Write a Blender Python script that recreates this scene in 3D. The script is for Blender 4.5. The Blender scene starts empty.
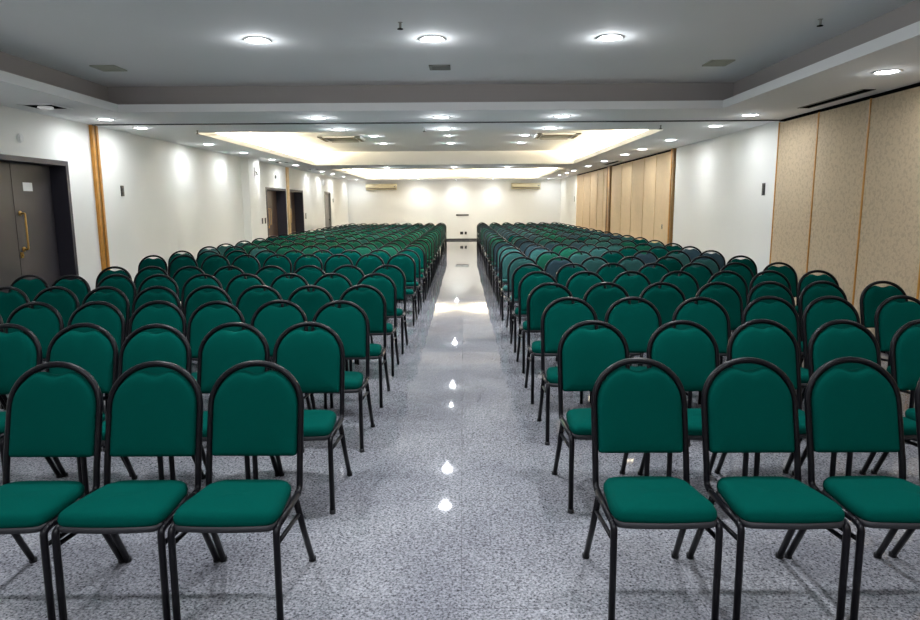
import bpy, bmesh, math, random
from mathutils import Vector, Matrix
random.seed(7)
C = bpy.data.collections.new('scene'); bpy.context.scene.collection.children.link(C)
PI = math.pi

# ------------------------------------------------------------------ materials
def mat(name, rgb, rough=.6, metal=0, spec=.5, emit=None, estr=0):
    m = bpy.data.materials.new(name); m.use_nodes = True
    b = m.node_tree.nodes['Principled BSDF']
    b.inputs['Base Color'].default_value = (*rgb, 1)
    b.inputs['Roughness'].default_value = rough
    b.inputs['Metallic'].default_value = metal
    b.inputs['Specular IOR Level'].default_value = spec
    if emit:
        b.inputs['Emission Color'].default_value = (*emit, 1)
        b.inputs['Emission Strength'].default_value = estr
    return m
def nodes(m):
    nt = m.node_tree
    return nt, nt.nodes['Principled BSDF'], nt.nodes.new, nt.links.new
def noisy(name, rgb, rough=.7, scale=60, amount=.1, bump=0, spec=.5):
    m = mat(name, rgb, rough, spec=spec); nt, b, N, L = nodes(m)
    tc = N('ShaderNodeTexCoord'); no = N('ShaderNodeTexNoise'); no.inputs['Scale'].default_value = scale
    no.inputs['Detail'].default_value = 4
    L(tc.outputs['Object'], no.inputs['Vector'])
    mx = N('ShaderNodeMix'); mx.data_type = 'RGBA'
    mx.inputs[6].default_value = (*[c*(1-amount) for c in rgb], 1)
    mx.inputs[7].default_value = (*[min(1, c*(1+amount)) for c in rgb], 1)
    L(no.outputs['Fac'], mx.inputs[0]); L(mx.outputs[2], b.inputs['Base Color'])
    if bump:
        bp = N('ShaderNodeBump'); bp.inputs['Strength'].default_value = bump; bp.inputs['Distance'].default_value = .002
        L(no.outputs['Fac'], bp.inputs['Height']); L(bp.outputs['Normal'], b.inputs['Normal'])
    return m
M = {}
M['wall'] = noisy('wall_paint', (.86, .855, .815), .75, 2.0, .02)
M['ceil'] = noisy('ceiling_paint', (.87, .87, .865), .85, 1.5, .02)
M['frame'] = mat('black_frame_paint', (.0022, .0018, .0035), .36, spec=.18)
M['rubber'] = mat('rubber', (.01, .01, .012), .7)
M['pan'] = mat('seat_pan_black', (.006, .006, .009), .6)
def fabric(name, rgb):
    m = noisy(name, rgb, .9, 420, .22, .25, spec=.015)
    return m
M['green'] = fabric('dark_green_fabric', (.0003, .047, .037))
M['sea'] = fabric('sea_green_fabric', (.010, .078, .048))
M['teal'] = fabric('faded_teal_fabric', (.028, .088, .082))  # lighter, greyer teal for some mid and far chairs
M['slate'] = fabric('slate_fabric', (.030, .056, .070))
M['wood'] = noisy('orange_wood', (.52, .23, .035), .3, 14, .3)
M['palewood'] = noisy('pale_wood', (.58, .40, .20), .4, 14, .2)
M['darkwood'] = noisy('dark_wood_edge', (.20, .10, .02), .45, 14, .3)
M['door'] = noisy('door_paint', (.056, .050, .056), .42, 8, .1)
M['jamb'] = mat('door_casing_paint', (.030, .027, .038), .45)
M['browndoor'] = noisy('brown_door_laminate', (.085, .050, .035), .45, 10, .15)
M['greydoor'] = mat('grey_door_paint', (.19, .175, .17), .5)
M['brass'] = mat('brass', (.72, .45, .14), .28, 1)
M['chrome'] = mat('chrome', (.7, .7, .72), .2, 1)
M['black'] = mat('black_plastic', (.006, .006, .006), .4)
M['dark'] = mat('dark_gap', (.006, .006, .006), .9, spec=0)
M['white'] = mat('white_plastic', (.78, .78, .76), .4)
M['paper'] = mat('paper', (.80, .80, .80), .7)
M['beige'] = mat('beige_plastic', (.74, .66, .46), .45)
M['beigedark'] = mat('beige_louver_shadow', (.16, .12, .06), .6)
M['vent'] = mat('vent_grey', (.27, .27, .24), .6)
M['olive'] = mat('olive_vent_plate', (.50, .50, .41), .7)
M['track'] = mat('track_grey', (.06, .06, .06), .6)
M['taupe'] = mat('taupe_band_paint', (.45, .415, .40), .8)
M['base'] = mat('dark_baseboard', (.03, .028, .028), .4)
M['lens'] = mat('lamp_lens', (1, 1, 1), .5, emit=(.93, .96, 1), estr=32)
M['offlens'] = mat('lamp_lens_dim', (.8, .8, .8), .5, emit=(1, 1, 1), estr=.12)
M['tube'] = mat('tube_lamp', (1, 1, 1), .5, emit=(1, .88, .62), estr=14)

def granite():
    m = mat('grey_granite_floor', (.3, .3, .32), .13); nt, b, N, L = nodes(m)
    tc = N('ShaderNodeTexCoord')
    v = N('ShaderNodeTexVoronoi'); v.inputs['Scale'].default_value = 120
    n1 = N('ShaderNodeTexNoise'); n1.inputs['Scale'].default_value = 92; n1.inputs['Detail'].default_value = 5; n1.inputs['Roughness'].default_value = .7
    n2 = N('ShaderNodeTexNoise'); n2.inputs['Scale'].default_value = 1.6; n2.inputs['Detail'].default_value = 6
    for t in (v, n1, n2): L(tc.outputs['Object'], t.inputs['Vector'])
    r = N('ShaderNodeValToRGB'); e = r.color_ramp.elements
    e[0].position = .36; e[0].color = (.040, .040, .048, 1)
    e[1].position = .60; e[1].color = (.345, .345, .37, 1)
    e.new(.46).color = (.20, .20, .216, 1)
    L(n1.outputs['Fac'], r.inputs['Fac'])
    vr = N('ShaderNodeValToRGB'); vr.color_ramp.interpolation = 'LINEAR'
    vr.color_ramp.elements[0].color = (.72, .72, .74, 1); vr.color_ramp.elements[1].color = (1.08, 1.08, 1.08, 1)
    sp = N('ShaderNodeSeparateColor'); L(v.outputs['Color'], sp.inputs[0]); L(sp.outputs[0], vr.inputs['Fac'])
    mx = N('ShaderNodeMix'); mx.data_type = 'RGBA'; mx.blend_type = 'MULTIPLY'; mx.inputs[0].default_value = 1
    L(r.outputs['Color'], mx.inputs[6]); L(vr.outputs['Color'], mx.inputs[7])
    # large faint patches
    r2 = N('ShaderNodeValToRGB'); r2.color_ramp.elements[0].position = .35; r2.color_ramp.elements[1].position = .65
    r2.color_ramp.elements[0].color = (.80, .80, .82, 1); r2.color_ramp.elements[1].color = (1.10, 1.10, 1.08, 1)
    L(n2.outputs['Fac'], r2.inputs['Fac'])
    m2 = N('ShaderNodeMix'); m2.data_type = 'RGBA'; m2.blend_type = 'MULTIPLY'; m2.inputs[0].default_value = 1
    L(mx.outputs[2], m2.inputs[6]); L(r2.outputs['Color'], m2.inputs[7])
    # tile joints
    br = N('ShaderNodeTexBrick'); br.offset = 0; br.inputs['Scale'].default_value = 1
    br.inputs['Brick Width'].default_value = .92; br.inputs['Row Height'].default_value = .92; br.inputs['Mortar Size'].default_value = .002
    br.inputs['Color1'].default_value = (1, 1, 1, 1); br.inputs['Color2'].default_value = (.84, .84, .85, 1); br.inputs['Mortar'].default_value = (.62, .62, .62, 1)
    mp = N('ShaderNodeMapping'); mp.inputs['Location'].default_value = (.5, .1, 0)
    L(tc.outputs['Object'], mp.inputs['Vector']); L(mp.outputs['Vector'], br.inputs['Vector'])
    m3 = N('ShaderNodeMix'); m3.data_type = 'RGBA'; m3.blend_type = 'MULTIPLY'; m3.inputs[0].default_value = 1
    L(m2.outputs[2], m3.inputs[6]); L(br.outputs['Color'], m3.inputs[7])
    L(m3.outputs[2], b.inputs['Base Color'])
    rr = N('ShaderNodeMapRange'); rr.inputs['To Min'].default_value = .015; rr.inputs['To Max'].default_value = .055
    L(n2.outputs['Fac'], rr.inputs['Value']); L(rr.outputs['Result'], b.inputs['Roughness'])
    return m
M['floor'] = granite()
def panel_fabric():
    m = mat('mottled_beige_panel', (.5, .4, .3), .75, spec=.3); nt, b, N, L = nodes(m)
    tc = N('ShaderNodeTexCoord')
    n1 = N('ShaderNodeTexNoise'); n1.inputs['Scale'].default_value = 25; n1.inputs['Detail'].default_value = 3; n1.inputs['Distortion'].default_value = .6
    n2 = N('ShaderNodeTexNoise'); n2.inputs['Scale'].default_value = 120
    L(tc.outputs['Object'], n1.inputs['Vector']); L(tc.outputs['Object'], n2.inputs['Vector'])
    r = N('ShaderNodeValToRGB'); e = r.color_ramp.elements
    e[0].position = .38; e[0].color = (.57, .45, .31, 1); e[1].position = .52; e[1].color = (.69, .545, .37, 1)
    L(n1.outputs['Fac'], r.inputs['Fac'])
    mx = N('ShaderNodeMix'); mx.data_type = 'RGBA'; mx.blend_type = 'MULTIPLY'; mx.inputs[0].default_value = .35
    L(r.outputs['Color'], mx.inputs[6]); L(n2.outputs['Fac'], mx.inputs[7]); L(mx.outputs[2], b.inputs['Base Color'])
    return m
M['panel'] = panel_fabric()
M['panelfar'] = noisy('pale_wood_panel', (.66, .49, .29), .6, 9, .1)

# ------------------------------------------------------------------ mesh helpers
def add_box(bm, x0, x1, y0, y1, z0, z1, bevel=0):
    r = bmesh.ops.create_cube(bm, size=1)
    for v in r['verts']:
        v.co = Vector(((x0+x1)/2 + v.co.x*(x1-x0), (y0+y1)/2 + v.co.y*(y1-y0), (z0+z1)/2 + v.co.z*(z1-z0)))
    if bevel:
        es = list({e for v in r['verts'] for e in v.link_edges})
        bmesh.ops.bevel(bm, geom=es, offset=bevel, segments=2, affect='EDGES', profile=.6)
def add_tube(bm, pts, r, seg=10, caps=True, flat=1.0):
    pts = [Vector(p) for p in pts]; rings = []
    ref = None
    for i, p in enumerate(pts):
        t = (pts[min(i+1, len(pts)-1)] - pts[max(i-1, 0)]).normalized()
        if ref is None: ref = Vector((1, 0, 0)) if abs(t.x) < .8 else Vector((0, 0, 1))
        a = (ref - t*ref.dot(t)).normalized(); b = t.cross(a); ref = a
        rings.append([bm.verts.new(p + (a*math.cos(2*PI*k/seg) + b*math.sin(2*PI*k/seg)*flat)*r) for k in range(seg)])
    for u, w in zip(rings, rings[1:]):
        for k in range(seg): bm.faces.new((u[k], u[(k+1) % seg], w[(k+1) % seg], w[k]))
    if caps: bm.faces.new(rings[0][::-1]); bm.faces.new(rings[-1])
def add_lathe(bm, prof, cx=0, cy=0, seg=24, caps=True):
    rings = [[bm.verts.new((cx + r*math.cos(2*PI*k/seg), cy + r*math.sin(2*PI*k/seg), z)) for k in range(seg)] for r, z in prof]
    for u, w in zip(rings, rings[1:]):
        for k in range(seg): bm.faces.new((u[k], u[(k+1) % seg], w[(k+1) % seg], w[k]))
    if caps: bm.faces.new(rings[0][::-1]); bm.faces.new(rings[-1])
def loops(bm, ls, cap0=True, cap1=True):
    rings = [[bm.verts.new(p) for p in l] for l in ls]
    n = len(rings[0])
    for u, w in zip(rings, rings[1:]):
        for k in range(n): bm.faces.new((u[k], u[(k+1) % n], w[(k+1) % n], w[k]))
    if cap0: bm.faces.new(rings[0][::-1])
    if cap1: bm.faces.new(rings[-1])
def fillet(p, r, n=5):
    """polyline with corners rounded"""
    p = [Vector(q) for q in p]; out = [p[0]]
    for a, b, c in zip(p, p[1:], p[2:]):
        d = min(r, (a-b).length*.49, (c-b).length*.49)
        s = b + (a-b).normalized()*d; e = b + (c-b).normalized()*d
        for i in range(n+1):
            t = i/n; out.append(s*(1-t)**2 + b*2*t*(1-t) + e*t*t)
    out.append(p[-1]); return out
def obj(name, bm, m, parent=None, smooth=False, loc=None):
    bmesh.ops.recalc_face_normals(bm, faces=bm.faces)
    me = bpy.data.meshes.new(name); bm.to_mesh(me); bm.free()
    for k in (m if isinstance(m, (list, tuple)) else [m]): me.materials.append(M[k] if isinstance(k, str) else k)
    if smooth:
        for f in me.polygons: f.use_smooth = True
    o = bpy.data.objects.new(name, me); C.objects.link(o)
    if parent: o.parent = parent
    if loc: o.location = loc
    return o
def box_obj(name, b, m, parent=None, bevel=0):
    """box given in world coordinates, origin at its lowest face's centre"""
    bm = bmesh.new(); x0, x1, y0, y1, z0, z1 = b
    o = Vector(((x0+x1)/2, (y0+y1)/2, z0))
    p = parent.location if parent else Vector((0, 0, 0))
    add_box(bm, x0-o.x, x1-o.x, y0-o.y, y1-o.y, 0, z1-z0, bevel)
    r = obj(name, bm, m, parent); r.location = o - p
    return r
def tag(o, label, cat, group=None):
    o['label'] = label; o['category'] = cat
    if group: o['group'] = group
    return o
def thing(name, label, cat, loc=(0, 0, 0), rotz=0, group=None):
    o = bpy.data.objects.new(name, None); C.objects.link(o)
    o.location = loc; o.rotation_euler = (0, 0, rotz); o.empty_display_size = .1
    return tag(o, label, cat, group)
def struct(o): o['kind'] = 'structure'; return o

# ------------------------------------------------------------------ room shell
XL, XR, YB, YF, H = -5.0, 4.23, -4.0, 29.0, 2.6
floor = struct(box_obj('floor', (XL-.4, XR+.3, YB-.1, YF+.1, -.1, 0), 'floor'))
DOORS = [(6.90, 8.50, 2.08), (16.96, 18.86, 1.99), (19.20, 20.86, 1.99), (24.13, 25.2, 2.03)]
bm = bmesh.new(); y = YB
for a, b, h in DOORS:
    add_box(bm, XL-.3, XL, y, a, 0, 3.1); add_box(bm, XL-.3, XL, a, b, h, 3.1); y = b
add_box(bm, XL-.3, XL, y, YF, 0, 3.1)
for a, b, h in DOORS: add_box(bm, XL-.42, XL-.30, a-.1, b+.1, 0, h+.1)
add_box(bm, XL-.001, XL+.17, 15.15, 15.95, 0, H)         # shallow pilaster
struct(obj('wall_left', bm, 'wall'))
bm = bmesh.new()
add_box(bm, XR, XR+.2, 9.13, 13.42, 0, 3.1); add_box(bm, XR, XR+.2, 24.95, YF, 0, 3.1)
add_box(bm, XR+.12, XR+.2, YB, 9.13, 0, 3.1); add_box(bm, XR+.12, XR+.2, 13.42, 24.95, 0, 3.1)
struct(obj('wall_right', bm, 'wall'))
struct(box_obj('wall_back', (XL-.3, XR+.2, YF, YF+.2, 0, 3.1), 'wall'))
struct(box_obj('wall_front', (XL-.3, XR+.2, YB-.2, YB, 0, 3.1), 'wall'))
struct(box_obj('baseboard_back', (XL, XR, YF-.02, YF, 0, .075), 'base'))
for a, b in ((YB, 6.9), (8.5, 9.07), (9.22, 15.15), (15.95, 16.96), (20.86, 24.13), (25.2, YF-.02)):
    struct(box_obj('baseboard_left', (XL, XL+.015, a, b, 0, .075), 'base'))
for a, b in ((9.15, 13.40), (24.97, YF-.02)):
    struct(box_obj('baseboard_right', (XR-.015, XR, a, b, 0, .075), 'base'))

# ceiling: a slab with three openings, each with its raised recess
OPEN = [((-4.03, 3.03, -3.2, 7.98), (-4.26, 3.24, -3.4, 8.22), 2.93),
        ((-4.02, 3.00, 10.17, 18.25), (-4.66, 3.80, 10.05, 18.42), 2.96),
        ((-3.95, 3.10, 20.3, 28.1), (-4.55, 3.70, 20.1, 28.5), 2.96)]
bm = bmesh.new(); y = YB
LIP = .09
for (x0, x1, y0, y1), _, _ in OPEN:
    add_box(bm, XL, XR+.12, y, y0, H, H+LIP)
    add_box(bm, XL, x0, y0, y1, H, H+LIP); add_box(bm, x1, XR+.12, y0, y1, H, H+LIP); y = y1
add_box(bm, XL, XR+.12, y, YF, H, H+LIP)
for n_, (_, (x0, x1, y0, y1), zt) in enumerate(OPEN):
    add_box(bm, x0-.05, x1+.05, y0-.05, y1+.05, zt, zt+.08)
    if n_ == 0: continue
    z = H+LIP
    add_box(bm, x0-.05, x0, y0, y1, z, zt); add_box(bm, x1, x1+.05, y0, y1, z, zt)
    add_box(bm, x0-.05, x1+.05, y0-.05, y0, z, zt); add_box(bm, x0-.05, x1+.05, y1, y1+.05, z, zt)
struct(obj('ceiling', bm, 'ceil'))
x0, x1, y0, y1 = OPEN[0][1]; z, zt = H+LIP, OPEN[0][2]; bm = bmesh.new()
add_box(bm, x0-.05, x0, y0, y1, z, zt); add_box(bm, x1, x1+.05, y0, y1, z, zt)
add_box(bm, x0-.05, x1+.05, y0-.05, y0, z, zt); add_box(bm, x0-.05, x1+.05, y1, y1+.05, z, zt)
struct(obj('trim_8', bm, 'taupe'))  # side walls of the near recess, darker and browner than the ceiling
# short piers inside the lit recess
for i, (a, b) in enumerate(((-4.66, -4.38), (3.52, 3.80))):
    struct(box_obj('trim_%d' % (i+1), (a, b, 15.6, 15.9, H+LIP, 2.96), 'ceil'))
# the partition's track running across the ceiling, and its wall posts
struct(box_obj('trim_3', (XL+.05, XR-.002, 9.07, 9.10, H-.014, H+.001), 'track'))
def post(name, y0, y1, x0, x1, ms, label=None):
    e = bpy.data.objects.new(name, None); C.objects.link(e); e.location = ((x0+x1)/2, (y0+y1)/2, 0); struct(e)
    n = len(ms); d = (y1-y0)/n
    for k, m in enumerate(ms):
        g = .012 if k % 2 else 0
        xx0, xx1 = (x0, x1-g) if x0 < 0 else (x0+g, x1)
        box_obj('post_strip', (xx0, xx1, y0+k*d, y0+(k+1)*d, 0, H-.006), m, e, .004)
    return e
post('trim_4', 9.07, 9.22, XL, XL+.045, ['wood', 'darkwood', 'wood'])
post('trim_5', 18.96, 19.13, XL, XL+.05, ['palewood', 'wood', 'palewood'])
post('trim_6', 13.43, 13.62, XR-.05, XR+.12, ['darkwood', 'darkwood', 'wood'])
post('trim_7', 19.16, 19.62, XR-.05, XR+.12, ['darkwood', 'wood', 'darkwood'])

# folding partitions on the right
def partition(label, seams, m, edge, x, trim_w):
    t = thing('folding_partition', label, 'partition', (x, (seams[0]+seams[-1])/2, 0), 0, 'folding partitions along the right wall')
    for a, b in zip(seams, seams[1:]):
        box_obj('panel', (x, x+.07, min(a, b)+.012, max(a, b)-.012, .015, H-.035), m, t, .003)
    for s in seams:
        box_obj('edge_strip', (x-.008, x+.07, s-trim_w/2, s+trim_w/2, .012, H-.03), edge, t, .002)
    box_obj('head_track', (x-.006, x+.08, min(seams), max(seams), H-.02, H-.002), 'dark', t)
    return t
partition('tall mottled beige folding partition with brown seams nearest the front on the right', [9.11, 8.12, 7.11, 6.11, 5.1, 4.1, 3.1, 2.1, 1.1, .1, -.9, -1.9, -2.9, -3.95], 'panel', 'wood', XR, .022)
p2 = partition('pale beige folding partition beyond the white wall, nearer one of the two', [13.64, 14.77, 15.75, 16.87, 17.94, 19.14], 'panelfar', 'palewood', XR, .02)
lk = thing('x', 'x', 'x'); bpy.data.objects.remove(lk)
box_obj('lock_plate', (XR-.012, XR, 14.12, 14.17, .98, 1.08), 'chrome', p2, .002)
partition('pale beige folding partition farthest down the right wall', [19.64, 20.25, 21.15, 22.3, 23.6, 24.93], 'panelfar', 'palewood', XR, .02)

# doors on the left
def double_door(n, a, b, h, leafmat, casemat, depth, sign=False, disc=False):
    e = bpy.data.objects.new('door_%d' % n, None); C.objects.link(e); e.location = (XL, (a+b)/2, 0); struct(e)
    bm = bmesh.new(); w = .06
    for y0, y1, z0, z1 in ((a, a+w, 0, h), (b-w, b, 0, h), (a+w, b-w, h-w, h)):
        add_box(bm, -.295, .015, y0-(a+b)/2, y1-(a+b)/2, z0, z1, .003)
    obj('door_frame', bm, casemat, e)
    mid = (a+w+b-w)/2; x1 = XL-depth
    for s in (0, 1):
        y0, y1 = (a+w+.004, mid-.004) if s == 0 else (mid+.004, b-w-.004)
        lf = box_obj('door_leaf', (x1-.045, x1, y0, y1, .01, h-w-.004), leafmat, e, .003)
        yy = mid + (.085 if s else -.085)
        c = lf.location + e.location
        if n == 1 and not s: continue
        bm = bmesh.new()
        def P(x, y, z): return (x-c.x, y-c.y, z-c.z)
        add_tube(bm, fillet([P(x1, yy, 1.44), P(x1+.06, yy, 1.44), P(x1+.06, yy, 1.02), P(x1, yy, 1.02)], .015), .0105, 10)
        for z in (1.44, 1.02): add_tube(bm, [P(x1, yy, z), P(x1+.012, yy, z)], .028, 14)
        obj('pull_handle', bm, 'brass' if n == 1 else 'palewood', lf, True)
        if s:
            bm = bmesh.new(); add_box(bm, x1-c.x, x1+.012-c.x, mid+.015-c.y, mid+.06-c.y, .92-c.z, .99-c.z, .004)
            add_tube(bm, [P(x1+.01, mid+.038, .955), P(x1+.022, mid+.038, .955)], .014, 12)
            obj('lock', bm, 'brass', lf)
            if sign: box_obj('notice', (x1, x1+.003, mid+.19, mid+.36, 1.70, 1.80), 'paper', lf).location = Vector((x1+.0015, mid+.275, 1.70))-c
        if disc and not s:
            pass
    return e
double_door(1, 6.90, 8.50, 2.08, 'door', 'jamb', .19, sign=True)
double_door(2, 16.96, 18.86, 1.99, 'browndoor', 'jamb', .25)
double_door(3, 19.20, 20.86, 1.99, 'browndoor', 'jamb', .25)
e = bpy.data.objects.new('door_4', None); C.objects.link(e); e.location = (XL, 24.66, 0); struct(e)
bm = bmesh.new()
for y0, y1, z0, z1 in ((-.535, -.485, 0, 2.03), (.485, .535, 0, 2.03), (-.485, .485, 1.98, 2.03)): add_box(bm, -.15, .015, y0, y1, z0, z1, .003)
obj('door_frame', bm, 'vent', e)
lf = box_obj('door_leaf', (XL-.09, XL-.05, 24.18, 25.14, .01, 1.975), 'greydoor', e, .002)
bm = bmesh.new(); add_tube(bm, fillet([(.02, .38, 1.0), (.07, .38, 1.0), (.07, .26, 1.0)], .01), .012, 8); add_tube(bm, [(.02, .38, .99), (.028, .38, .99)], .03, 12)
obj('lever_handle', bm, 'black', lf, True)

# small things on the walls
def wallbox(name, label, cat, side, y, z, hy, hz, m, depth=.012, parts=None, group=None):
    x = XL if side == 'L' else XR
    t = thing(name, label, cat, (x, y, z-hz), 0, group)
    s = 1 if side == 'L' else -1
    x0, x1 = sorted((x, x+s*depth))
    box_obj('plate', (x0, x1, y-hy, y+hy, z-hz, z+hz), m, t, .002).location = ((x0+x1)/2-x, 0, 0)
    if parts:
        for dz, m2 in parts:
            a, b = sorted((x+s*depth, x+s*(depth+.006)))
            q = box_obj('rocker', (a, b, y-hy*.6, y+hy*.6, z+dz-.018, z+dz+.018), m2, t, .001); q.location = ((a+b)/2-x, 0, z+dz-.018-(z-hz))
    return t
wallbox('light_switch', 'black vertical switch plate on left wall beside the orange wood post', 'switch', 'L', 9.81, 1.74, .04, .075, 'black', parts=[(-.03, 'black'), (.03, 'black')])
wallbox('light_switch', 'black vertical switch plate on the white right wall', 'switch', 'R', 9.45, 1.70, .04, .085, 'black', parts=[(-.04, 'black'), (0, 'black'), (.04, 'black')])
wallbox('wall_switch', 'dark switch left of the brown double doors, farther from the door', 'switch', 'L', 16.55, 1.15, .05, .07, 'black')
wallbox('wall_switch', 'dark switch left of the brown double doors, nearer the door', 'switch', 'L', 16.80, 1.15, .05, .07, 'black')
wallbox('wall_switch', 'grey switch plate right of the second brown double door', 'switch', 'L', 21.15, 1.2, .06, .09, 'vent')
wallbox('thermostat', 'small grey thermostat on left wall past the grey door', 'thermostat', 'L', 25.7, 1.72, .04, .07, 'vent')
wallbox('thermostat', 'small grey control on right wall beyond the farthest folding partition', 'thermostat', 'R', 25.4, 1.72, .04, .1, 'vent')
wallbox('emergency_light', 'white box light above the grey single door', 'lamp', 'L', 23.9, 2.33, .16, .1, 'white', .07)
t = thing('wall_bracket', 'small grey bracket lamp on the white pilaster left of the doors', 'lamp', (XL+.17, 15.6, 2.2))
box_obj('plate', (XL+.17, XL+.19, 15.57, 15.64, 2.2, 2.40), 'white', t, .003).location = (.01, 0, 0)
bm = bmesh.new(); add_tube(bm, [(.02, 0, .10), (.05, 0, .09), (.06, 0, .02)], .022, 10); obj('lamp_head', bm, 'vent', t, True)
t = thing('smoke_alarm', 'round white alarm disc high on left wall above the dark grey door', 'alarm', (XL, 7.63, 2.28))
bm = bmesh.new(); add_tube(bm, [(0, 0, 0), (.02, 0, 0)], .05, 20); obj('disc', bm, 'white', t); bm = bmesh.new(); add_tube(bm, [(.02, 0, 0), (.03, 0, 0)], .03, 20); obj('cap', bm, 'white', t)
t = thing('smoke_alarm', 'small grey sensor on left wall above the first brown double door', 'alarm', (XL, 17.9, 2.28))
bm = bmesh.new(); add_tube(bm, [(0, 0, 0), (.03, 0, 0)], .045, 16); obj('disc', bm, 'vent', t)
# far wall
t = thing('wall_plate', 'long black horizontal socket strip on the far wall above the aisle', 'socket', (-.035, YF, 1.06))
box_obj('plate', (-.31, .24, YF-.02, YF, 1.06, 1.12), 'black', t, .003).location = (0, -.01, 0)
for dx, dy in ((-.07, 0), (.11, 0)):
    t = thing('wall_socket', 'black square socket low on far wall, %s of the pair' % ('left' if dx < 0 else 'right'), 'socket', (dx, YF, .25), 0, 'sockets low on the far wall')
    w = .065 if dx < 0 else .045
    box_obj('plate', (dx-w, dx+w, YF-.015, YF, .25, .37), 'black', t, .003).location = (0, -.0075, 0)
    bm = bmesh.new(); add_tube(bm, [(0, -.015, .06), (0, -.02, .06)], .03, 14); obj('socket_face', bm, 'rubber', t)
t = thing('floor_box', 'small grey floor outlet lid set in the aisle toward the far end', 'floor outlet', (-.03, 16.5, 0))
bm = bmesh.new(); add_box(bm, -.17, .17, -.16, .16, 0, .006, .002); obj('lid', bm, 'vent', t)
bm = bmesh.new(); add_box(bm, -.05, .05, -.02, .02, .006, .009); obj('latch', bm, 'dark', t)

# wall air conditioners
def split_ac(x0, x1, label):
    cx = (x0+x1)/2; w = x1-x0
    t = thing('air_conditioner', label, 'air conditioner', (cx, YF+.003, 2.18), 0, 'wall air conditioners on the far wall')
    prof = [(0, .01), (-.13, .0), (-.19, .05), (-.215, .12), (-.205, .20), (-.17, .26), (0, .265)]
    bm = bmesh.new(); loops(bm, [[(s*w/2, y, z) for y, z in prof] for s in (-1, 1)]); obj('body', bm, 'beige', t)
    bm = bmesh.new(); add_box(bm, -w/2+.04, w/2-.04, -.217, -.15, .045, .075, .004); obj('louver', bm, 'beigedark', t)
    bm = bmesh.new(); add_box(bm, w/2-.12, w/2-.05, -.222, -.208, .12, .16, .002); obj('display', bm, 'vent', t)
split_ac(-4.18, -2.85, 'beige wall air conditioner high on the far wall, left one')
split_ac(2.08, 3.33, 'beige wall air conditioner high on the far wall, right one')

# ------------------------------------------------------------------ ceiling fittings
def add_light(name, kind, loc, power, col, parent=None, **kw):
    l = bpy.data.lights.new(name, kind); l.energy = power; l.color = col
    for k, v in kw.items(): setattr(l, k, v)
    o = bpy.data.objects.new(name, l); C.objects.link(o); o.location = loc
    if parent: o.parent = parent
    return o
bm = bmesh.new(); add_lathe(bm, [(.085, 0), (.118, 0), (.122, -.004), (.112, -.010), (.088, -.003)], caps=False); dl_ring = obj('trim_ring', bm, 'white', None, True); ring_me = dl_ring.data; bpy.data.objects.remove(dl_ring)
bm = bmesh.new(); add_lathe(bm, [(.09, -.001), (.09, -.004), (.085, -.005)]); t_ = obj('lens', bm, 'lens'); lens_me = t_.data; bpy.data.objects.remove(t_)
GLOW = .19  # share of each downlight's power given to its added fill light
COOL = (.90, .95, 1.0); WARM = (1, .84, .57)
def downlight(x, y, z, label, power=26, sc=1, col=COOL, spread=130):
    t = thing('ceiling_downlight', label, 'downlight', (x, y, z), 0, 'round ceiling downlights')
    for n, me in (('trim_ring', ring_me), ('lens', lens_me)):
        o = bpy.data.objects.new(n, me); C.objects.link(o); o.parent = t; o.scale = (sc, sc, 1)
    if power:
        add_light('lamp', 'AREA', (0, 0, -.012), power, col, t, shape='DISK', size=.15*sc, spread=math.radians(spread))
        add_light('lamp_glow', 'POINT', (0, 0, -.05), power*GLOW, col, t, shadow_soft_size=.03)  # added point light below the lens, brightens the ceiling around it
    return t
ORD = ['first', 'second', 'third', 'fourth', 'fifth', 'sixth', 'seventh', 'eighth', 'ninth', 'tenth', 'eleventh', 'twelfth', 'thirteenth', 'fourteenth',
       'fifteenth', 'sixteenth', 'seventeenth', 'eighteenth', 'nineteenth', 'twentieth', 'twenty-first', 'twenty-second', 'twenty-third', 'twenty-fourth']
LCR = ('left', 'middle', 'right')
P1 = 15
for y, seen in ((6.02, True), (3.4, False), (.8, False), (-1.8, False)):
    for k, x in enumerate((-1.78, -.26, 1.28)):
        if seen: downlight(x, y, 2.93, 'large bright round downlight in the near recessed ceiling, %s of three' % LCR[k], P1)
        else: downlight(x, y, 2.93, 'round downlight in the near recessed ceiling above the camera', P1)
for y, xs, txt, pw in ((8.57, (-1.82, -.27, 1.25), 'just before the ceiling track', 13), (9.86, (-1.80, -.27, 1.28), 'just past the ceiling track', 17),
                   (14.35, (-1.88, -.29, 1.32), 'in the cream recess beside the ceiling units', 12), (16.05, (-1.88, -.29, 1.38), 'in the cream recess near its far edge', 12),
                   (19.5, (-2.2, -.27, 1.28), 'on the band between the two lit recesses', 16), (28.42, (-1.88, -.29, 1.27), 'against the far wall', 6)):
    for k, x in enumerate(xs):
        small = y == 14.35 and k == 1
        downlight(x, y, 2.96 if 10 < y < 18 else H, '%s round downlight %s, %s of three' % ('small' if small else 'bright', txt, LCR[k]), pw if not small else 6, .5 if small else .9)
LY_ = [5.86, 8.57, 9.49, 11.98, 13.88, 15.9, 18.11, 21.5, 23.2, 25.3, 28.3]
for k, y in enumerate(LY_):
    downlight(-4.5, y, H, 'round downlight in the left soffit, %s counting from the front' % ORD[k], 3.5 if y < 10 else 4.2, .9, spread=170)
RY_ = [5.86, 8.56, 9.72, 11.76, 13.61, 15.05, 17.2, 19.39, 21.93, 23.39, 25.07, 28.3]
for k, y in enumerate(RY_):
    downlight(3.6, y, H, 'round downlight in the right soffit, %s counting from the front' % ORD[k], 3.5 if y < 10 else 4.2, .95, spread=170)
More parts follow.
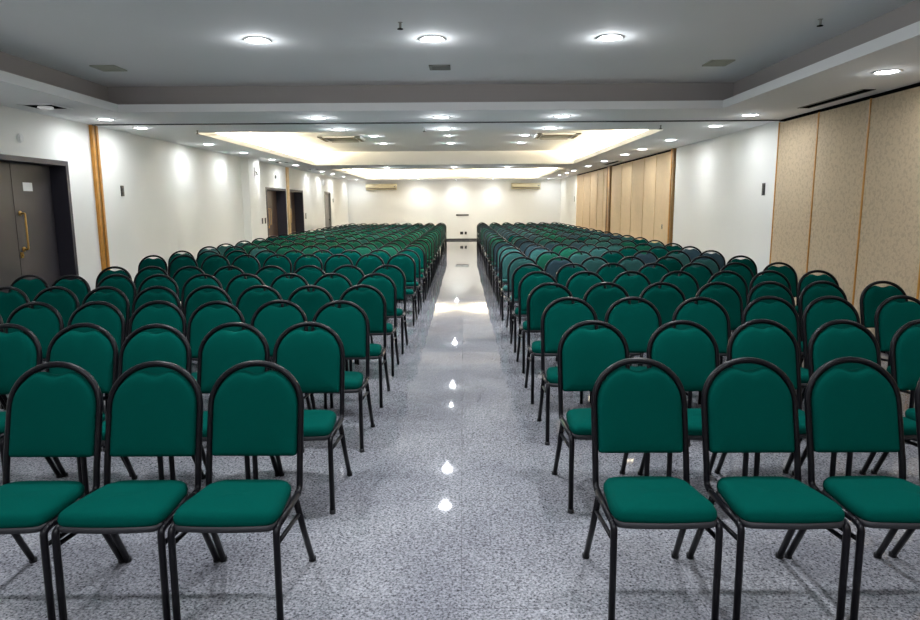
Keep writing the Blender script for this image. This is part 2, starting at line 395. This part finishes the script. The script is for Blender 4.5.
for y in (3.2, .5, -2.2):
    downlight(3.6, y, H, 'round downlight in the right soffit above the front rows', 8); downlight(-4.5, y, H, 'round downlight in the left soffit above the front rows', 8)

# cove lamps: tubes lying on the soffit's upper side, out of sight behind the lip
def cove(x, y0, y1, n, label, power, ax='y', face=1):
    L_ = (y1-y0)/n
    for k in range(n):
        a = y0+k*L_+.06; b = y0+(k+1)*L_-.06; c = (a+b)/2
        loc = (x, c, H+LIP) if ax == 'y' else (c, x, H+LIP)
        t = thing('tube_lamp', label, 'tube lamp', loc, 0 if ax == 'y' else -PI/2, 'tube lamps hidden in the ceiling coves')
        bm = bmesh.new(); add_tube(bm, [(0, -(b-a)/2+.03, .045), (0, (b-a)/2-.03, .045)], .016, 10); obj('tube', bm, 'tube', t, True)
        bm = bmesh.new(); add_box(bm, -.03, .03, -(b-a)/2, (b-a)/2, 0, .026); add_box(bm, -.02, .02, -(b-a)/2, -(b-a)/2+.03, .02, .065); add_box(bm, -.02, .02, (b-a)/2-.03, (b-a)/2, .02, .065)
        obj('batten', bm, 'white', t)
        add_light('lamp', 'AREA', (0, 0, .07), power, WARM, t, shape='RECTANGLE', size=.05, size_y=(b-a)-.06).rotation_euler = (PI, 0, 0)
cove(-4.36, 10.2, 15.5, 4, 'tube lamp behind the left lip of the cream recess', 130)
cove(-4.36, 15.95, 18.2, 2, 'tube lamp behind the left lip of the cream recess, far end', 130)
cove(3.42, 10.2, 15.5, 4, 'tube lamp behind the right lip of the cream recess', 130)
cove(3.42, 15.95, 18.2, 2, 'tube lamp behind the right lip of the cream recess, far end', 130)
cove(-4.25, 20.5, 28.0, 5, 'tube lamp behind the left lip of the far recess', 150)
cove(3.42, 20.5, 28.0, 5, 'tube lamp behind the right lip of the far recess', 150)
cove(28.32, -3.6, -1.0, 2, 'tube lamp behind the far lip of the far recess, left side', 150, 'x')
cove(28.32, .4, 3.0, 2, 'tube lamp behind the far lip of the far recess, right side', 150, 'x')

# ceiling cassettes
def cassette(x, y, label):
    t = thing('ceiling_air_conditioner', label, 'air conditioner', (x, y, 2.96), 0, 'ceiling air conditioners in the cream recess')
    s = .45
    bm = bmesh.new()
    for a in range(4):
        R_ = Matrix.Rotation(a*PI/2, 4, 'Z')
        n0 = len(bm.verts); add_box(bm, -s, s, -s, -s+.12, -.035, 0, .006); bm.verts.ensure_lookup_table()
        for v in list(bm.verts)[n0:]: v.co = R_ @ v.co
    obj('panel_frame', bm, 'white', t)
    bm = bmesh.new(); add_box(bm, -s+.12, s-.12, -s+.12, s-.12, -.02, 0); 
    for k in range(9): yy = -s+.16+k*.0725; add_box(bm, -s+.13, s-.13, yy, yy+.03, -.03, -.02)
    obj('intake_grille', bm, 'vent', t)
    for a in range(4):
        bm = bmesh.new(); add_box(bm, -.3, .3, -.03, .03, -.004, .004, .002)
        o = obj('louver', bm, 'beigedark', t); r = s-.06
        o.location = (math.sin(a*PI/2)*r, -math.cos(a*PI/2)*r, -.043); o.rotation_euler = (0, 0, a*PI/2)
cassette(-2.62, 14.75, 'square beige ceiling air conditioner in the cream recess, left one')
cassette(1.98, 14.4, 'square beige ceiling air conditioner in the cream recess, right one')

def vent(x, y, z, sx, sy, m, label, slats=6):
    t = thing('ceiling_vent', label, 'vent', (x, y, z))
    bm = bmesh.new()
    for a, b, c, d in ((-sx, sx, -sy, -sy+.025), (-sx, sx, sy-.025, sy), (-sx, -sx+.025, -sy, sy), (sx-.025, sx, -sy, sy)): add_box(bm, a, b, c, d, -.012, 0)
    obj('vent_frame', bm, m, t)
    bm = bmesh.new(); add_box(bm, -sx+.02, sx-.02, -sy+.02, sy-.02, -.002, 0)
    for k in range(slats):
        yy = -sy+.03+k*(2*sy-.06)/slats; add_box(bm, -sx+.02, sx-.02, yy, yy+(2*sy-.06)/slats*.6, -.009, -.001)
    obj('grille', bm, m, t)
vent(-3.66, 7.12, 2.93, .125, .135, 'olive', 'square olive vent in the near recessed ceiling, left side')
vent(2.62, 7.08, 2.93, .12, .135, 'olive', 'square olive vent in the near recessed ceiling, right side')
vent(-.235, 7.2, 2.93, .11, .11, 'vent', 'small grey grille in the near recessed ceiling, centre')
t = thing('slot_diffuser', 'long black slot air vent in the right soffit beside the partition', 'vent', (3.97, 7.35, H))
bm = bmesh.new(); add_box(bm, -.055, .055, -.62, .62, -.007, 0); obj('slot', bm, 'dark', t)
bm = bmesh.new()
for a, b in ((-.068, -.055), (.055, .068)): add_box(bm, a, b, -.63, .63, -.008, 0)
obj('slot_frame', bm, 'vent', t)
t = thing('slot_diffuser', 'long black slot air vent in the right soffit beside the wooden post', 'vent', (3.97, 18.0, H))
bm = bmesh.new(); add_box(bm, -.055, .055, -.9, .9, -.004, 0); obj('slot', bm, 'dark', t)
bm = bmesh.new()
for a, b in ((-.068, -.055), (.055, .068)): add_box(bm, a, b, -.91, .91, -.008, 0)
obj('slot_frame', bm, 'vent', t)
# open square fittings in the left soffit
def hatch(x, y, label):
    t = thing('ceiling_spotlight', label, 'spotlight', (x, y, H), 0, 'square open spotlights in the left soffit')
    bm = bmesh.new(); add_box(bm, -.17, .17, -.17, .17, -.004, 0); obj('opening', bm, 'dark', t)
    bm = bmesh.new()
    for a, b, c, d in ((-.19, .19, -.19, -.165), (-.19, .19, .165, .19), (-.19, -.165, -.165, .165), (.165, .19, -.165, .165)): add_box(bm, a, b, c, d, -.01, 0)
    obj('square_frame', bm, 'ceil', t)
    bm = bmesh.new(); add_lathe(bm, [(.075, -.004), (.08, -.018), (.06, -.028)]); obj('lamp_head', bm, 'offlens', t, True)
hatch(-4.57, 7.47, 'square open spotlight fitting in left soffit above the dark grey door')
hatch(-4.54, 16.9, 'square open spotlight fitting in left soffit above the brown doors')
hatch(-4.5, 20.3, 'square open spotlight fitting in left soffit past the brown doors')
def sprinkler(x, y, z, label):
    t = thing('sprinkler', label, 'sprinkler', (x, y, z+.006), 0, 'sprinkler heads under the ceiling')
    bm = bmesh.new(); add_lathe(bm, [(.035, 0), (.03, -.005), (.010, -.007), (.010, -.05), (.008, -.052)], seg=14); obj('stem', bm, 'vent', t)
    bm = bmesh.new(); add_lathe(bm, [(.022, -.052), (.024, -.057), (.01, -.058)], seg=14); obj('deflector', bm, 'dark', t)
sprinkler(-.49, 5.5, 2.93, 'dark sprinkler in the near recessed ceiling beside the middle downlight')
sprinkler(2.82, 5.5, 2.93, 'dark sprinkler in the near recessed ceiling at the right')
sprinkler(-3.85, 9.85, H, 'dark sprinkler at the left corner of the cream recess')
sprinkler(-.55, 9.75, H, 'dark sprinkler left of the middle downlight past the ceiling track')
sprinkler(2.79, 9.6, H, 'dark sprinkler at the right corner of the cream recess')

# ------------------------------------------------------------------ the chair (faces -Y)
TR = .0128
def yback(z): return (z-.868)*.26          # recline of the backrest plane
def hoop_pts(hw=.183, top=.868, base=.39, n=22):
    pts = []
    zs = .700
    left = [(-hw, -.165, .374), (-hw, -.12, .38), (-hw, yback(.47), .47)]
    for z in (.47, .55, .62): left.append((-hw, yback(z), z))
    arc = []
    for k in range(n+1):
        a = PI - PI*k/n
        z = zs + (top-zs)*math.sin(a)**.96; arc.append((hw*math.copysign(abs(math.cos(a))**.98, math.cos(a)), yback(z), z))
    right = [(-x, y, z) for x, y, z in left[::-1]]
    p = fillet([left[0], left[1], left[2]], .04, 4)
    pts = p + [Vector(q) for q in left[4:]] + [Vector(q) for q in arc] + [Vector(q) for q in right[:2]]
    pr = [Vector((-q.x, q.y, q.z)) for q in p[::-1]]
    return pts + pr
def pad_outline():
    hw, zs, top, zb = .171, .700, .853, .510
    pts = [(-hw+.012+(2*hw-.024)*k/10, zb) for k in range(11)] + [(hw-.003, zb+.003), (hw, zb+.012)]
    for k in range(1, 5): pts.append((hw, zb+.012+(zs-zb-.012)*k/5))
    n = 30
    for k in range(n+1):
        a = PI*k/n; u = hw*math.cos(a); w = zs + (top-zs)*math.sin(a)**.96
        t = abs(u)/.078                                     # hand-hold notch
        if t < 1: w -= .026*(.5+.5*math.cos(PI*t))
        pts.append((u, w))
    for k in range(4, 0, -1): pts.append((-hw, zb+.012+(zs-zb-.012)*k/5))
    pts += [(-hw, zb+.012), (-hw+.003, zb+.003)]
    return pts
def inset(pts, d):
    n = len(pts); out = []
    for i in range(n):
        a = Vector(pts[i-1]); b = Vector(pts[i]); c = Vector(pts[(i+1) % n])
        t = (c-a).normalized(); nn = Vector((-t.y, t.x))
        q = b + nn*d; out.append((q.x, q.y))
    return out
def build_backrest(bm):
    o = pad_outline()
    def lay(d, off):
        ku, kw = 1-d/.171, 1-d/.172
        return [(u*ku, yback(.68+(w-.68)*kw)+off, .68+(w-.68)*kw) for u, w in o]
    loops(bm, [lay(.012, .016), lay(.002, .010), lay(0, 0), lay(.002, -.012), lay(.008, -.021), lay(.020, -.027), lay(.045, -.031), lay(.08, -.034), lay(.12, -.0355), lay(.15, -.036)])
def seat_outline():
    P = [(-.158, -.118), (.158, -.118), (.186, -.40), (.176, -.468), (-.176, -.468), (-.186, -.40)]
    rs = [.075, .075, .05, .06, .06, .05]; out = []
    n = len(P)
    for i in range(n):
        a, b, c = (Vector((*P[j], 0)) for j in (i-1, i, (i+1) % n))
        d = min(rs[i], (a-b).length*.45, (c-b).length*.45)
        s = b+(a-b).normalized()*d; e = b+(c-b).normalized()*d
        for k in range(6):
            t = k/5; q = s*(1-t)**2 + b*2*t*(1-t) + e*t*t; out.append((q.x, q.y))
    # bowed front edge
    res = []
    for i, (x, y) in enumerate(out):
        if y < -.43: y -= .014*(1-(x/.18)**2)
        res.append((x, y))
        nx = out[(i+1) % len(out)]
        if y < -.45 and nx[1] < -.45 and abs(nx[0]-x) > .08:
            for k in range(1, 8):
                xx = x+(nx[0]-x)*k/8; res.append((xx, -.468-.014*(1-(xx/.18)**2)))
    return res
def tilt(y): return (-y-.30)*.055
def build_seat(bm):
    o = seat_outline()
    def lay(k, z): return [(x*k, -.31+(y+.31)*k, z+tilt(y)) for x, y in o]
    loops(bm, [lay(.96, .386), lay(1.0, .394), lay(1.012, .405), lay(1.005, .418), lay(.965, .431), lay(.88, .4385), lay(.7, .443), lay(.4, .445), lay(.15, .4455)])
def build_pan(bm):
    o = seat_outline()
    def lay(k, z): return [(x*k, -.31+(y+.31)*k, z+tilt(y)) for x, y in o]
    loops(bm, [lay(.97, .366), lay(1.0, .368), lay(1.01, .378), lay(1.0, .388), lay(.95, .390)])
def build_rail(bm, s):
    add_tube(bm, [(s*.1855, -.435, .384), (s*.184, -.3, .377), (s*.183, -.165, .374)], TR, 10)
def front_leg(bm, s):
    add_tube(bm, fillet([(s*.1855, -.468, .006), (s*.1855, -.462, .378), (s*.1855, -.42, .3832)], .05, 5), TR, 10)
def rear_leg(bm, s):
    add_tube(bm, [(s*.1915, .000, .006), (s*.187, -.10, .19), (s*.187, -.195, .362)], TR, 10, flat=1.0)
def brace(bm, s):
    add_tube(bm, [(s*.186, -.462, .325), (s*.187, -.172, .295)], .0085, 8)
def foot(bm, x, y):
    add_lathe(bm, [(.0155, 0), (.016, .018), (.0135, .020)], x, y, 12)
def chair_root(name='banquet_chair'):
    o = bpy.data.objects.new(name, None); C.objects.link(o); o.empty_display_size = .1
    return o
def make_chair(seatmat, feet):
    r = chair_root()
    def part(n, f, m, par=r, sm=True):
        bm = bmesh.new(); f(bm); return obj(n, bm, m, par, sm)
    part('seat', build_seat, seatmat); part('backrest', build_backrest, seatmat)
    part('seat_pan', build_pan, 'pan')
    part('back_frame', lambda b: add_tube(b, hoop_pts(), TR, 10), 'frame')
    for s in (-1, 1):
        part('side_rail', lambda b: build_rail(b, s), 'frame')
        l = part('leg', lambda b: front_leg(b, s), 'frame')
        if feet: part('rubber_foot', lambda b: foot(b, s*.1855, -.468), 'rubber', l)
        l = part('leg', lambda b: rear_leg(b, s), 'frame')
        if feet: part('rubber_foot', lambda b: foot(b, s*.1915, 0), 'rubber', l)
        part('side_brace', lambda b: brace(b, s), 'frame')
    return r
def copy_tree(o, parent=None, swap=None):
    c = o.copy(); C.objects.link(c); c.parent = parent
    if swap and o.data and o.data.name in swap: c.data = swap[o.data.name]
    for ch in o.children: copy_tree(ch, c, swap)
    return c
KINDS = ('green', 'sea', 'teal', 'slate')
proto_feet = make_chair('green', True); proto = make_chair('green', False)
swaps = {}
for k in KINDS:
    sw = {}
    if k != 'green':
        for p in (proto_feet, proto):
            for ch in p.children:
                if ch.name.split('.')[0] in ('seat', 'backrest'):
                    me = ch.data.copy(); me.materials.clear(); me.materials.append(M[k]); sw[ch.data.name] = me
    swaps[k] = sw
# one-mesh chair for the rows too far away to show parts
def merged_mesh(name, placements):
    """placements: list of (Matrix, kind)"""
    mats = ['frame', 'pan'] + list(KINDS)
    verts, faces, mi = [], [], []
    bases = []
    for ch in proto.children:
        nm = ch.name.split('.')[0]
        bases.append((nm, [v.co.copy() for v in ch.data.vertices], [tuple(p.vertices) for p in ch.data.polygons]))
    for mw, kind in placements:
        for nm, vs, fs in bases:
            o = len(verts); verts += [tuple(mw @ v) for v in vs]; faces += [tuple(i+o for i in f) for f in fs]
            k = 1 if nm == 'seat_pan' else (mats.index(kind) if nm in ('seat', 'backrest') else 0)
            mi += [k]*len(fs)
    me = bpy.data.meshes.new(name); me.from_pydata(verts, [], faces)
    for m in mats: me.materials.append(M[m])
    me.polygons.foreach_set('material_index', mi)
    me.polygons.foreach_set('use_smooth', [True]*len(faces))
    me.update(); return me
far_mesh = {k: merged_mesh('far_chair_'+k, [(Matrix(), k)]) for k in KINDS}

RROWS = [2.645, 3.54, 4.45, 5.32, 6.24, 7.10, 8.05, 9.04, 9.96, 10.76, 11.75, 12.77, 13.73, 14.65]
RROWS += [14.65+.995*k for k in range(1, 11)]
LROWS = [2.62, 3.51, 4.38, 5.24, 6.18, 7.04, 8.70, 9.57, 10.62, 11.42, 12.34, 13.30]
LROWS += [13.30+.933*k for k in range(1, 13)]
RX = [.712, 1.165, 1.60, 2.04, 2.48, 2.92, 3.38]
R_N = [4, 5, 6]; L_N = [3, 5, 7, 8, 9, 8]
MEAS = {('right', 0): [.712, 1.158, 1.578, 2.03], ('right', 1): [.70, 1.18, 1.62, 2.04, 2.49], ('right', 2): [.72, 1.15, 1.60, 2.08, 2.48, 2.98],
        ('right', 3): [.705, 1.16, 1.60, 2.05, 2.48, 2.91, 3.39], ('right', 4): [.71, 1.16, 1.59, 2.03, 2.48, 2.88, 3.34],
        ('left', 0): [-.845, -1.255, -1.63], ('left', 1): [-.84, -1.247, -1.655, -2.07, -2.48], ('left', 2): [-.82, -1.24, -1.63, -2.03, -2.44, -2.84, -3.27],
        ('left', 3): [-.81, -1.22, -1.63, -2.04, -2.44, -2.82, -3.22, -3.63], ('left', 4): [-.82, -1.23, -1.63, -2.02, -2.43, -2.86, -3.28, -3.68, -4.10],
        ('left', 5): [-.81, -1.24, -1.63, -2.05, -2.50, -2.92, -3.32, -3.73]}
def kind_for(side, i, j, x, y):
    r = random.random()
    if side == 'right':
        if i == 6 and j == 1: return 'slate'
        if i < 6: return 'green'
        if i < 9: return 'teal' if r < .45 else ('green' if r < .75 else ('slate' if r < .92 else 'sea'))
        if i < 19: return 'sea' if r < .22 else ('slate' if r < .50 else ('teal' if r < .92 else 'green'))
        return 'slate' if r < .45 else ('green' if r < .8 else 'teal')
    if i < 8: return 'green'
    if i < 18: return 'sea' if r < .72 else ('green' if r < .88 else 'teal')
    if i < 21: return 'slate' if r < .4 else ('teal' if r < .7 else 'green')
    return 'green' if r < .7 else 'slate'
DESC = {'green': 'dark green', 'sea': 'sea green', 'teal': 'faded teal', 'slate': 'slate blue'}
seats = []
for side, rows, base in (('right', RROWS, RX), ('left', LROWS, [-.815-.409*k for k in range(9)])):
    NN = R_N if side == 'right' else L_N
    for i, y in enumerate(rows):
        n = NN[i] if i < len(NN) else len(base)
        xs = MEAS.get((side, i), base)[:n]
        near = i < 6
        rs = random.uniform(-.012, .012) if (side, i) not in MEAS else 0
        xs = list(xs)
        for k in range(1, n):                     # neighbours may touch but not overlap
            if abs(xs[k]-xs[k-1]) < .407: xs[k] = xs[k-1] + math.copysign(.407, xs[k])
        for j, x in enumerate(xs):
            jx = 0 if (side, i) in MEAS else (random.uniform(-.012, .012) if side == 'right' else random.uniform(-.0008, .0008))
            jy = random.uniform(-.025, .025) if i else random.uniform(-.008, .008)
            rz = math.radians(random.uniform(-1.6, 1.6) if side == 'right' and i else random.uniform(-.3, .3))
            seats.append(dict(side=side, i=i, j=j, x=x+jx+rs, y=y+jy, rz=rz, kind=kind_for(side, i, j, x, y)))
seats[0]['rz'] = math.radians(0)
for s in seats: s['d'] = math.hypot(s['x'], s['y'])
order = sorted(seats, key=lambda s: s['d'])
ind, rest = order[:300], order[300:]
protos_used = {}
def label_for(s):
    n = ('aisle seat' if s['j'] == 0 else '%s from the aisle' % ORD[s['j']])
    return '%s padded banquet chair, %s, %s row of the %s block' % (DESC[s['kind']], n, ORD[s['i']], s['side'])
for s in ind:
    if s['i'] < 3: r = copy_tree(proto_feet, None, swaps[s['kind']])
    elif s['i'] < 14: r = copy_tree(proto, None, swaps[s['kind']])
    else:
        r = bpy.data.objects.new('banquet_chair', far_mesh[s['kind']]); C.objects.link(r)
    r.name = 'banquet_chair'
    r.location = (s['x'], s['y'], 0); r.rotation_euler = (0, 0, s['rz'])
    tag(r, label_for(s), 'chair', 'green banquet chairs in rows, %s block' % s['side'])
o = bpy.data.objects.new('banquet_chairs', merged_mesh('rear_chairs', [(Matrix.Translation((s['x'], s['y'], 0)) @ Matrix.Rotation(s['rz'], 4, 'Z'), s['kind']) for s in rest]))
C.objects.link(o); tag(o, 'rearmost rows of dark green banquet chairs before the far wall', 'chairs'); o['kind'] = 'stuff'
for p in (proto_feet, proto):
    for ch in list(p.children_recursive): bpy.data.objects.remove(ch)
    bpy.data.objects.remove(p)

# ------------------------------------------------------------------ camera
f, cx, cy, vx, vy, roll = 660.0, 460.0, 310.0, 463.0, 205.5, .006
th = math.atan((cy-vy)/f)
yaw = -(vx-cx)/f - .0
fw = Vector((0, math.cos(th), -math.sin(th))); up = Vector((0, math.sin(th), math.cos(th))); rt = Vector((1, 0, 0))
c_, s_ = math.cos(roll), math.sin(roll)
u0 = c_*(vx-cx) - s_*(vy-cy)
Rz = Matrix.Rotation(math.atan(u0/f/math.cos(th)), 3, 'Z')
right = c_*rt - s_*up; upv = s_*rt + c_*up
right, upv, fw = Rz @ right, Rz @ upv, Rz @ fw
cam = bpy.data.cameras.new('camera'); co = bpy.data.objects.new('camera', cam); C.objects.link(co)
m = Matrix((right, upv, -fw)).transposed().to_4x4(); m.translation = Vector((0, 0, 1.5)); co.matrix_world = m
cam.sensor_width = 36; cam.lens = f/920*36; cam.clip_start = .05; cam.clip_end = 200
sc = bpy.context.scene; sc.camera = co
w = bpy.data.worlds.new('world'); sc.world = w; w.use_nodes = True
w.node_tree.nodes['Background'].inputs[0].default_value = (.8, .85, 1, 1); w.node_tree.nodes['Background'].inputs[1].default_value = .02
sc.view_settings.view_transform = 'Standard'; sc.view_settings.look = 'None'; sc.view_settings.gamma = 1
sc.view_settings.use_curve_mapping = False; sc.view_settings.exposure = 0.7
